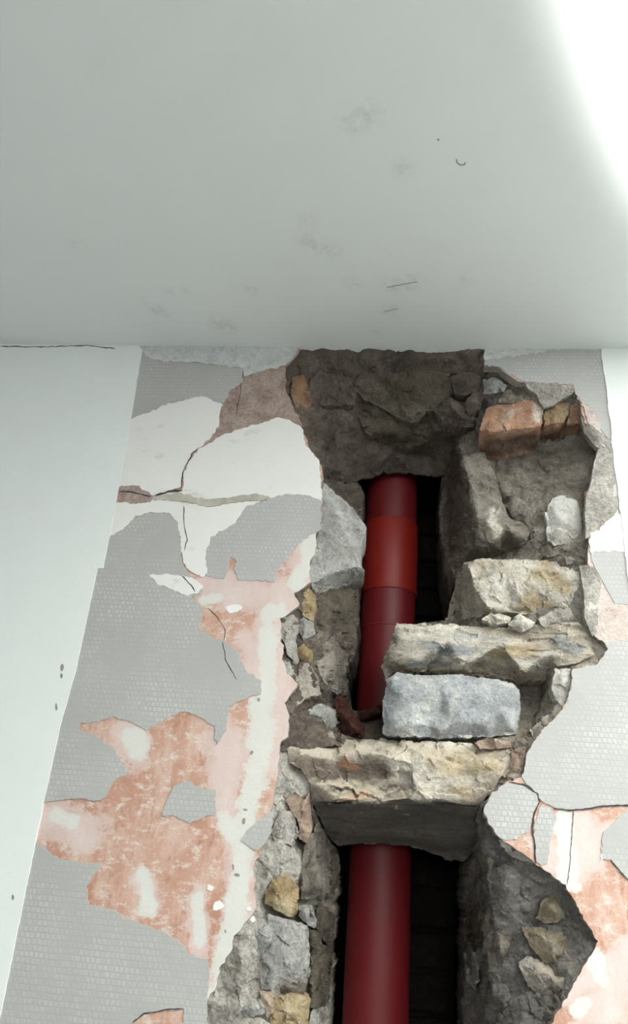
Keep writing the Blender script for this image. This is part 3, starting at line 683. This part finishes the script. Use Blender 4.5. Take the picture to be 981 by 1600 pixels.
stone([(851, 636, .03), (870, 630, .024), (889, 628, .022), (888, 645, .02), (882, 659, .02), (884, 690, .07), (868, 700, .08), (848, 700, .08), (850, 665, .02)], 'brick_brown', [(866, 661, .010), (868, 645, .018)], thick=.03, name='brick', freq=30, smooth_iter=0, attrs={'brown': strokes([([(855, 685), (875, 682)], 16)], 4), 'ochre': strokes([([(858, 645), (880, 645)], 14)], 4)})  # lower face tinted brown to carry its shade
stone([(892, 625, .024), (905, 630, .012), (908, 652, .012), (915, 664, .016), (906, 680, .055), (887, 688, .07), (885, 661, .016), (891, 645, .02)], 'brick_brown', [(900, 662, .008)], thick=.05, name='brick', freq=30)
stone([(779, 629), (788, 611), (797, 609), (815, 617), (817, 625), (800, 630)], 'stone_greydark', [(798, 618, .014)], d=.024, thick=.03)
stone([(851, 801), (863, 779), (879, 772), (902, 779), (915, 795), (917, 831), (915, 841), (889, 849), (866, 852), (856, 844), (853, 831), (856, 821)], 'stone_white', [(865, 795, .02), (900, 790, .018), (880, 815, .014), (905, 830, .018), (866, 838, .024)], d=.034, thick=.05, amp=.0025)
stone([(847, 870), (869, 854), (909, 844), (917, 860), (902, 870), (882, 867)], 'stone_greydark', [(885, 857, .026)], d=.036, thick=.04)
stone([(881, 870), (902, 868), (909, 878), (886, 882)], 'stone_grey', d=.026, thick=.03, inner=[(895, 874, .02)])
stone([(912, 768), (920, 764), (930, 768), (926, 776), (914, 774)], 'brick', d=.012, thick=.02, name='brick')
# right stack of stones
stone([(725, 878, .07), (748, 875, .05), (800, 874, .045), (856, 876, .045), (905, 880, .03), (916, 890, .02), (918, 913, .018), (909, 928, .02), (896, 949, .026), (870, 955, .04), (837, 961, .045), (797, 957, .045), (771, 957, .048), (748, 963, .07), (696, 975, .15), (703, 940, .15), (712, 903, .135)], 'stone_cream',
      [(732, 888, .034), (739, 916, .03), (760, 948, .03), (850, 890, .026), (900, 900, .016), (820, 945, .026), (880, 935, .022), (790, 900, .028), (850, 920, .022)], thick=.08, amp=.004, attrs={'ochre': strokes([([(850, 890), (880, 915)], 22), ([(815, 940), (850, 945)], 14)], 12), 'brown': strokes([([(855, 893), (870, 895)], 6)], 6)})
stone([(620, 974, .06), (703, 976, .05), (760, 980, .04), (816, 982, .036), (854, 974, .03), (899, 973, .02), (922, 991, .014), (927, 1025, .014), (897, 1038, .016), (869, 1041, .024), (856, 1060, .075), (809, 1064, .088), (733, 1054, .088), (665, 1053, .088), (613, 1051, .088), (602, 1064, .09), (596, 1040, .085), (607, 1010, .07)], 'stone_buff',
      [(607, 1032, .05), (625, 1000, .036), (650, 1037, .034), (700, 1000, .03), (722, 1041, .03), (780, 1010, .024), (816, 1047, .028), (861, 1022, .018), (900, 1010, .012), (880, 990, .014)], thick=.06, amp=.0045, aniso=(0.6, 1, 1.5), attrs={'grey': strokes([([(660, 1010), (735, 1020)], 12), ([(640, 1035), (700, 1038)], 7), ([(870, 1000), (900, 1015)], 14)], 8), 'ochre': strokes([([(770, 1022), (830, 1018)], 14)], 8), 'pale': strokes([([(625, 985), (720, 982)], 12)], 8)})
stone([(605, 1060, .05), (620, 1051, .045), (660, 1055, .045), (714, 1054, .045), (760, 1060, .045), (801, 1067, .048), (812, 1078, .05), (813, 1108, .05), (808, 1146, .052), (771, 1151, .056), (684, 1154, .06), (645, 1150, .055), (613, 1151, .055), (598, 1146, .06), (598, 1100, .06)], 'stone_blue',
      [(612, 1066, .036), (800, 1075, .037), (800, 1138, .037), (690, 1143, .04), (615, 1138, .037), (650, 1112, .037), (662, 1122, .052), (697, 1086, .037), (688, 1108, .05), (702, 1125, .04), (670, 1135, .048), (640, 1080, .035), (640, 1096, .035), (690, 1074, .035), (722, 1084, .035), (716, 1128, .036), (640, 1132, .036), (750, 1130, .036), (760, 1085, .035), (780, 1105, .035)], thick=.07, amp=.002, freq=34, facet=.08)
stone([(867, 1043), (890, 1045), (896, 1060), (886, 1090), (881, 1106), (868, 1092), (861, 1076)], 'stone_white', [(880, 1062, .004), (874, 1085, .008)], d=.014, thick=.03)
stone([(828, 1140), (846, 1122), (862, 1115), (868, 1118), (850, 1138), (832, 1152)], 'mortar_light', [(848, 1130, .012)], d=.022, thick=.03)
stone([(742, 1160), (760, 1153), (797, 1158), (800, 1168), (770, 1170), (750, 1170)], 'stone_pinkish', [(775, 1162, .02)], d=.03, thick=.03)
stone([(752, 967), (765, 959), (778, 957), (801, 965), (795, 973), (771, 977)], 'stone_cream', [(778, 966, .012)], d=.028, thick=.012, name='stone_flake')
stone([(794, 976), (805, 965), (816, 961), (835, 973), (828, 983), (816, 987)], 'stone_cream', [(815, 974, .010)], d=.024, thick=.012, name='stone_flake')
stone([(838, 968), (870, 950), (898, 948), (906, 968), (880, 980), (850, 980)], 'mortar_light', [(880, 965, .012)], d=.024, thick=.03)
stone([(800, 1172), (822, 1165), (820, 1195), (812, 1215), (796, 1216), (782, 1212), (797, 1196)], 'stone_pinkish', [(806, 1195, .008)], d=.016, thick=.03)
# the lintel stone between the two openings
lint = stone([(600, 1153, .075), (640, 1156, .06), (703, 1160, .05), (760, 1165, .045), (797, 1170, .03), (798, 1195, .02), (784, 1210, .016), (772, 1232, .016), (756, 1250, .02), (745, 1264, .04), (742, 1284, .08), (749, 1311, .11), (740, 1332, .15), (724, 1345, .17), (690, 1337, .172), (650, 1323, .172), (600, 1315, .172), (552, 1318, .172), (526, 1319, .168), (512, 1304, .14), (494, 1267, .06), (488, 1246, .03), (486, 1225, .02), (471, 1203, .016), (452, 1192, .014), (448, 1170, .018), (462, 1160, .04), (520, 1157, .085)], 'stone_lintel',
      [(470, 1172, .018), (490, 1180, .024), (520, 1182, .030), (562, 1178, .030), (595, 1176, .026), (612, 1184, .018), (560, 1166, .06), (540, 1215, .044), (590, 1212, .046), (628, 1215, .040), (640, 1190, .020), (650, 1240, .016), (690, 1185, .024), (720, 1205, .022), (700, 1240, .016), (770, 1190, .018), (750, 1240, .018), (520, 1248, .022), (560, 1252, .022), (600, 1253, .022), (650, 1251, .016), (700, 1251, .016), (738, 1253, .018), (600, 1285, .10), (680, 1295, .11), (540, 1285, .10)], thick=.012, amp=.0045, freq=18, flare=1.0, step=2.6,
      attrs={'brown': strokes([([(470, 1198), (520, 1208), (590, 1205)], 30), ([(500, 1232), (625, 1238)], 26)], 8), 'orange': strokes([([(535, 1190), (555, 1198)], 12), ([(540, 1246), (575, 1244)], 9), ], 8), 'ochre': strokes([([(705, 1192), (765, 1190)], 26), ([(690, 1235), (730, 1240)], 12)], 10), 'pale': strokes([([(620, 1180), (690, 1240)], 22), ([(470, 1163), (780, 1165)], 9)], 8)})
patch('shaded_bedding_face', [(492, 1253, .020), (520, 1254, .0185), (560, 1257, .0185), (600, 1259, .0185), (650, 1257, .014), (700, 1257, .014), (743, 1261, .020), (741, 1284, .065), (748, 1311, .096), (739, 1332, .136), (724, 1346, .156), (690, 1338, .158), (650, 1324, .158), (600, 1316, .158), (552, 1319, .158), (527, 1320, .154), (513, 1305, .126), (495, 1270, .046)], M['bedding_shade'], lint,  # separate dark sheet on the underside, its colour standing in for shade
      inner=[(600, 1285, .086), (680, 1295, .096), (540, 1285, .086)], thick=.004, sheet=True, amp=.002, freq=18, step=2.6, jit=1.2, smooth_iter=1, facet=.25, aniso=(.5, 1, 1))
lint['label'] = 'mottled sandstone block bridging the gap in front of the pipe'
# left side of the upper hole
stone([(504, 752, .012), (525, 772, .03), (545, 787, .045), (560, 805, .055), (573, 827, .06), (565, 849, .058), (564, 884, .06), (569, 890, .065), (567, 906, .09), (530, 917, .085), (493, 930, .05), (487, 914, .014), (482, 898, .008), (488, 870, .008), (494, 834, .008), (501, 800, .008)], 'stone_grey',
      [(500, 838, .006), (525, 845, .012), (560, 846, .045), (520, 800, .018), (488, 911, .010), (520, 896, .024), (562, 886, .052), (520, 870, .016), (505, 880, .008)], thick=.05, amp=.003, facet=.18)
stone([(468, 941), (480, 917), (492, 929, .02), (494, 953, .026), (489, 971, .026), (474, 962)], 'stone_ochre', [(482, 945, .008)], d=.012, thick=.03)
stone([(464, 974), (474, 962), (489, 974, .026), (492, 991, .03), (474, 1000)], 'stone_grey', [(478, 980, .008)], d=.014, thick=.03)
stone([(463, 1013), (474, 1006), (488, 1016, .026), (488, 1032, .03), (480, 1035, .026), (466, 1027)], 'stone_ochre', [(476, 1020, .006)], d=.012, thick=.03)
stone([(440, 1031, .003), (451, 1032, .01), (458, 1043, .014), (466, 1066, .014), (449, 1054, .003)], 'stone_grey', d=.006, thick=.02, amp=.001)
stone([(437, 968, .002), (458, 958, .006), (468, 975, .012), (462, 1003, .014), (468, 1030, .016), (462, 1040, .014), (448, 1018, .004), (440, 990, .002)], 'mortar_light', [(452, 985, .004)], thick=.02, amp=.002)
stone([(496, 930, .055), (528, 917, .085), (555, 915, .12), (558, 960, .135), (552, 990, .13), (520, 985, .085), (498, 975, .05)], 'stone_dark', [(525, 950, .062)], thick=.04)
stone([(490, 985, .04), (520, 988, .08), (545, 1020, .13), (544, 1085, .14), (525, 1085, .1), (505, 1065, .06), (494, 1040, .04)], 'stone_greydark', [(520, 1040, .062)], thick=.04)
stone([(468, 1040, .018), (482, 1035, .026), (496, 1058, .045), (502, 1085, .06), (478, 1090, .03), (462, 1105, .02), (462, 1075, .016)], 'mortar', [(480, 1065, .02)], thick=.04)
stone([(475, 1105, .05), (500, 1100, .075), (524, 1108, .1), (530, 1130, .105), (512, 1142, .09), (490, 1130, .065)], 'stone_grey', [(505, 1118, .065)], thick=.03)
stone([(463, 1148, .03), (480, 1152, .045), (486, 1163, .04), (466, 1164, .025)], 'stone_pinkish', d=.03, thick=.02)
# left side of the lower hole
stone([(446, 1250), (461, 1237), (475, 1250), (485, 1236, .028), (487, 1298, .04), (480, 1319, .04), (468, 1311, .03), (465, 1281), (455, 1267)], 'stone_pinkish', [(472, 1265, .010), (477, 1300, .022)], d=.016, thick=.04)
stone([(475, 1321, .05), (485, 1304, .05), (493, 1284, .06), (508, 1301, .10), (516, 1335, .125), (516, 1388, .125), (505, 1405, .12), (471, 1404, .055), (470, 1361, .045)], 'stone_greydark', [(500, 1350, .085), (503, 1385, .085), (480, 1345, .042), (482, 1385, .05), (490, 1320, .055)], thick=.04)
stone([(426, 1375), (445, 1365), (458, 1375), (465, 1388, .035), (463, 1432, .045), (451, 1432, .02), (438, 1425), (413, 1412), (416, 1395)], 'stone_ochre', [(430, 1390, .006), (440, 1410, .006), (454, 1385, .010), (451, 1422, .012)], d=.014, thick=.05)
stone([(401, 1435), (421, 1429), (458, 1439), (478, 1446, .04), (484, 1469, .055), (482, 1513, .06), (475, 1533, .055), (455, 1537, .03), (445, 1530, .02), (424, 1547), (408, 1545), (404, 1503), (397, 1479)], 'stone_grey', [(452, 1446, .006), (440, 1480, .006), (425, 1522, .008), (470, 1475, .028), (462, 1515, .026), (415, 1470, .004)], d=.014, thick=.05)
stone([(428, 1543), (448, 1533), (475, 1540, .05), (475, 1552, .05), (445, 1553), (431, 1551)], 'stone_greydark', [(450, 1542, .02)], d=.03, thick=.03)
stone([(428, 1557), (458, 1552), (482, 1557, .045), (484, 1577, .055), (480, 1612, .055), (430, 1632, .02), (422, 1600, .012)], 'stone_ochre', [(455, 1575, .012), (470, 1600, .03)], d=.018, thick=.04)
stone([(468, 1415), (482, 1415), (493, 1439, .085), (492, 1451, .085), (478, 1442), (468, 1432)], 'stone_grey', [(480, 1428, .05)], d=.06, thick=.03)
stone([(483, 1452), (495, 1456), (502, 1469, .095), (500, 1489, .095), (488, 1509), (483, 1493)], 'stone_dark', [(491, 1475, .06)], d=.07, thick=.03)
stone([(485, 1503, .085), (498, 1476, .1), (519, 1479, .15), (516, 1536, .15), (508, 1573, .145), (482, 1577, .085)], 'stone_dark', [(500, 1520, .095)], thick=.03)
stone([(485, 1583), (498, 1583, .1), (502, 1612, .11), (483, 1615)], 'stone_grey', d=.075, thick=.03, inner=[(492, 1595, .07)])
stone([(516, 1328, .12), (528, 1335, .145), (530, 1361, .15), (523, 1402, .15), (514, 1402, .125)], 'stone_dark', thick=.03)
stone([(498, 1409, .1), (522, 1432, .15), (520, 1476, .15), (505, 1469, .115), (492, 1449, .09)], 'stone_dark', thick=.03)
stone([(424, 1298), (438, 1264), (455, 1267), (466, 1298, .02), (458, 1321, .022), (428, 1314)], 'mortar_light', [(445, 1290, .002)], d=.008, thick=.03, amp=.003)
stone([(366, 1577), (391, 1557), (408, 1563), (418, 1580), (395, 1590), (371, 1586)], 'stone_grey', [(392, 1572, 0.0)], d=.010, thick=.02)
stone([(352, 1600), (375, 1590), (405, 1590), (422, 1600), (418, 1640), (360, 1640)], 'mortar_light', [(385, 1605, .000)], d=.010, thick=.02)
stone([(405, 1548), (425, 1549), (428, 1580), (418, 1592), (408, 1570)], 'stone_pinkish', [(416, 1562, .004)], d=.012, thick=.02)
# right side of the lower hole
stone([(846, 1409), (866, 1392), (883, 1409), (883, 1433), (856, 1443), (836, 1436)], 'stone_brown', [(862, 1418, .014)], d=.032, thick=.03)
stone([(815, 1450), (850, 1446), (886, 1450), (893, 1480), (896, 1497), (869, 1507), (849, 1504), (829, 1480)], 'stone_brown', [(860, 1470, .024), (870, 1492, .022), (825, 1455, .035)], d=.038, thick=.03)
stone([(809, 1504), (825, 1494), (866, 1510), (900, 1504, .02), (896, 1524, .02), (879, 1558, .024), (852, 1568), (825, 1541)], 'mortar', [(850, 1525, .02), (870, 1535, .014)], d=.042, thick=.03)
stone([(778, 1311, .003), (805, 1312, .001), (836, 1332, .001), (838, 1350, .004), (812, 1344, .012), (795, 1336, .014)], 'mortar_light', thick=.02, amp=.0015)
stone([(728, 1436, .18), (744, 1416, .12), (765, 1409, .07), (775, 1440, .06), (758, 1477, .075), (741, 1487, .13)], 'stone_dark', [(755, 1445, .08)], thick=.03, name='brick')
stone([(761, 1480, .07), (778, 1456, .05), (795, 1450, .045), (798, 1470, .045), (785, 1504, .055), (765, 1514, .07)], 'stone_greydark', [(780, 1480, .042)], thick=.03)
stone([(728, 1490, .17), (745, 1488, .11), (750, 1520, .1), (742, 1550, .13), (730, 1530, .17)], 'stone_grey', thick=.03)
stone([(740, 1345, .12), (757, 1322, .05), (772, 1345, .04), (766, 1362, .05), (748, 1366, .1)], 'stone_greydark', [(762, 1342, .04)], thick=.03)
stone([(760, 1360, .06), (790, 1350, .026), (818, 1362, .026), (812, 1395, .036), (790, 1430, .048), (768, 1410, .06)], 'mortar_mid', [(790, 1385, .032)], thick=.03)
stone([(800, 1560, .055), (830, 1548, .04), (850, 1572, .03), (845, 1620, .03), (790, 1640, .055), (775, 1600, .07)], 'mortar_mid', [(815, 1590, .034)], thick=.03)
# torn flake of plaster hanging over the brick
fl = patch('plaster_flake', [(820, 595, -.002), (845, 599, -.003), (874, 602, -.003), (896, 602, -.002), (898, 612, .0), (883, 621, .008), (871, 628, .012), (865, 634, .014), (850, 637, .014), (843, 627, .012), (838, 614, .008), (824, 607, .004)], M['mortar_light'], wall, inner=[(865, 612, .006), (850, 620, .012)], thick=.006, amp=.0015, step=2.8)
fl['label'] = 'torn flake of plaster hanging above the bricks'
patch('plaster_flake', [(908, 650, .002), (926, 666, -.003), (940, 678, -.003), (956, 690, -.003), (955, 708, -.002), (940, 704, .004), (925, 692, .006), (912, 674, .008)], M['mortar_light'], wall, inner=[(930, 682, -.005)], thick=.01, amp=.003)

# ------------------------------------------------------------------ back of the shaft: sooty brick courses
me0 = None
rnd = random.Random(5)
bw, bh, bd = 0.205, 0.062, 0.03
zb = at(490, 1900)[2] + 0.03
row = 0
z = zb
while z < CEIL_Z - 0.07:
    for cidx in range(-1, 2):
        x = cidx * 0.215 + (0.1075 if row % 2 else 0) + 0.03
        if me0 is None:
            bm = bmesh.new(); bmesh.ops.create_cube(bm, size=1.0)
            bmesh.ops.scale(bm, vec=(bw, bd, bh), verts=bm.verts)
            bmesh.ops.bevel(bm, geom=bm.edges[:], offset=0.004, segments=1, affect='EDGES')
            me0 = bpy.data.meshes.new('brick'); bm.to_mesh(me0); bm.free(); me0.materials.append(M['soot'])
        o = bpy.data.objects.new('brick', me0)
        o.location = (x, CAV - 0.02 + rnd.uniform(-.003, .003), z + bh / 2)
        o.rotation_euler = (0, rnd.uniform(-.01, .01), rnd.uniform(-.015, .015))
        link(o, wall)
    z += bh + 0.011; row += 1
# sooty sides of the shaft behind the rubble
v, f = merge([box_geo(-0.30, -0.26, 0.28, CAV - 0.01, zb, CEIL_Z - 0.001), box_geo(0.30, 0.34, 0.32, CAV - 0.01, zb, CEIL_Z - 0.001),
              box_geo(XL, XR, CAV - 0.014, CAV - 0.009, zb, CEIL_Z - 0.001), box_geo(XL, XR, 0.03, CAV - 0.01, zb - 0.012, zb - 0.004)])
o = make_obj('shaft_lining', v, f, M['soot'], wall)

# ------------------------------------------------------------------ the red drain pipe
PX, PY, PR = -0.007, 0.315, 0.0582
def tube(name, prof, mat, parent, seg=64):
    V, F = [], []
    for r, z_ in prof:
        for i in range(seg):
            a = 2 * math.pi * i / seg; V.append((PX + r * math.cos(a), PY + r * math.sin(a), z_))
    for j in range(len(prof) - 1):
        for i in range(seg):
            k = (i + 1) % seg
            F.append((j * seg + i, j * seg + k, (j + 1) * seg + k, (j + 1) * seg + i))
    return make_obj(name, V, F, mat, parent, 35)
def pz(py): return at(600, py, PY - PR)[2]
pipe = bpy.data.objects.new('drain_pipe', None); pipe.location = (PX, PY, zb - 0.004); link(pipe)
tag(pipe, 'dark red plastic drain pipe standing in the dark shaft', 'pipe')
z_lo, z_hi = pz(917), pz(806)
def sub(o): return o
p1 = sub(tube('pipe_section', [(PR - .004, zb - 0.004), (PR, zb - 0.004), (PR, z_lo + 0.01), (PR - .004, z_lo + 0.01)], M['pipe'], pipe))
p2 = sub(tube('pipe_section', [(PR - .004, z_hi - 0.01), (PR, z_hi - 0.01), (PR, CEIL_Z - 0.02), (PR - .004, CEIL_Z - 0.02)], M['pipe'], pipe))
p3 = sub(tube('coupling', [(PR, z_lo), (PR + .0022, z_lo), (PR + .0032, z_lo + .003), (PR + .0032, z_hi - .003), (PR + .0022, z_hi), (PR, z_hi)], M['coupling'], pipe))
p3['label'] = 'brighter red coupling sleeve'
zr = pz(974)
p4 = sub(tube('seam', [(PR, zr - .002), (PR + .0008, zr - .0012), (PR + .0008, zr + .0012), (PR, zr + .002)], M['pipe'], pipe))

# ------------------------------------------------------------------ loose rubble lying in the hole
def loose(name, outline, mat, label, cat, inner=(), d=0.1, thick=0.03, group=None, amp=.0025):
    o = patch(name, outline, M[mat], None, inner=inner, d=d, thick=thick, amp=amp, freq=40, flare=.85, step=2.2, jit=.8, smooth_iter=0, facet=.6)
    return tag(o, label, cat, None, group)
loose('brick_fragment', [(524, 1090), (535, 1085), (546, 1101), (557, 1118), (569, 1136), (569, 1149), (546, 1156), (535, 1142), (524, 1109)], 'brick_red', 'long dull red brick shard leaning at the bottom of the upper hole', 'brick shard', [(540, 1120, .085), (556, 1142, .085)], .1)
loose('brick_fragment', [(557, 1113), (575, 1106), (596, 1098), (599, 1112), (585, 1122), (568, 1129)], 'brick_red', 'small dark red brick shard lying against the foot of the pipe behind the grey block', 'brick shard', [(580, 1113, .125)], .14)
loose('mortar_lump', [(505, 1146), (514, 1142), (522, 1145), (523, 1157), (508, 1158)], 'mortar_light', 'small pale mortar lump on the sandy ledge left of the red shard', 'mortar lump', [(514, 1150, .062)], .075)
loose('pebble', [(523, 1151), (533, 1147), (543, 1153), (541, 1160), (526, 1161)], 'stone_greydark', 'small dark grey pebble on the sandy ledge below the red shard', 'pebble', [(533, 1154, .07)], .082, .02)
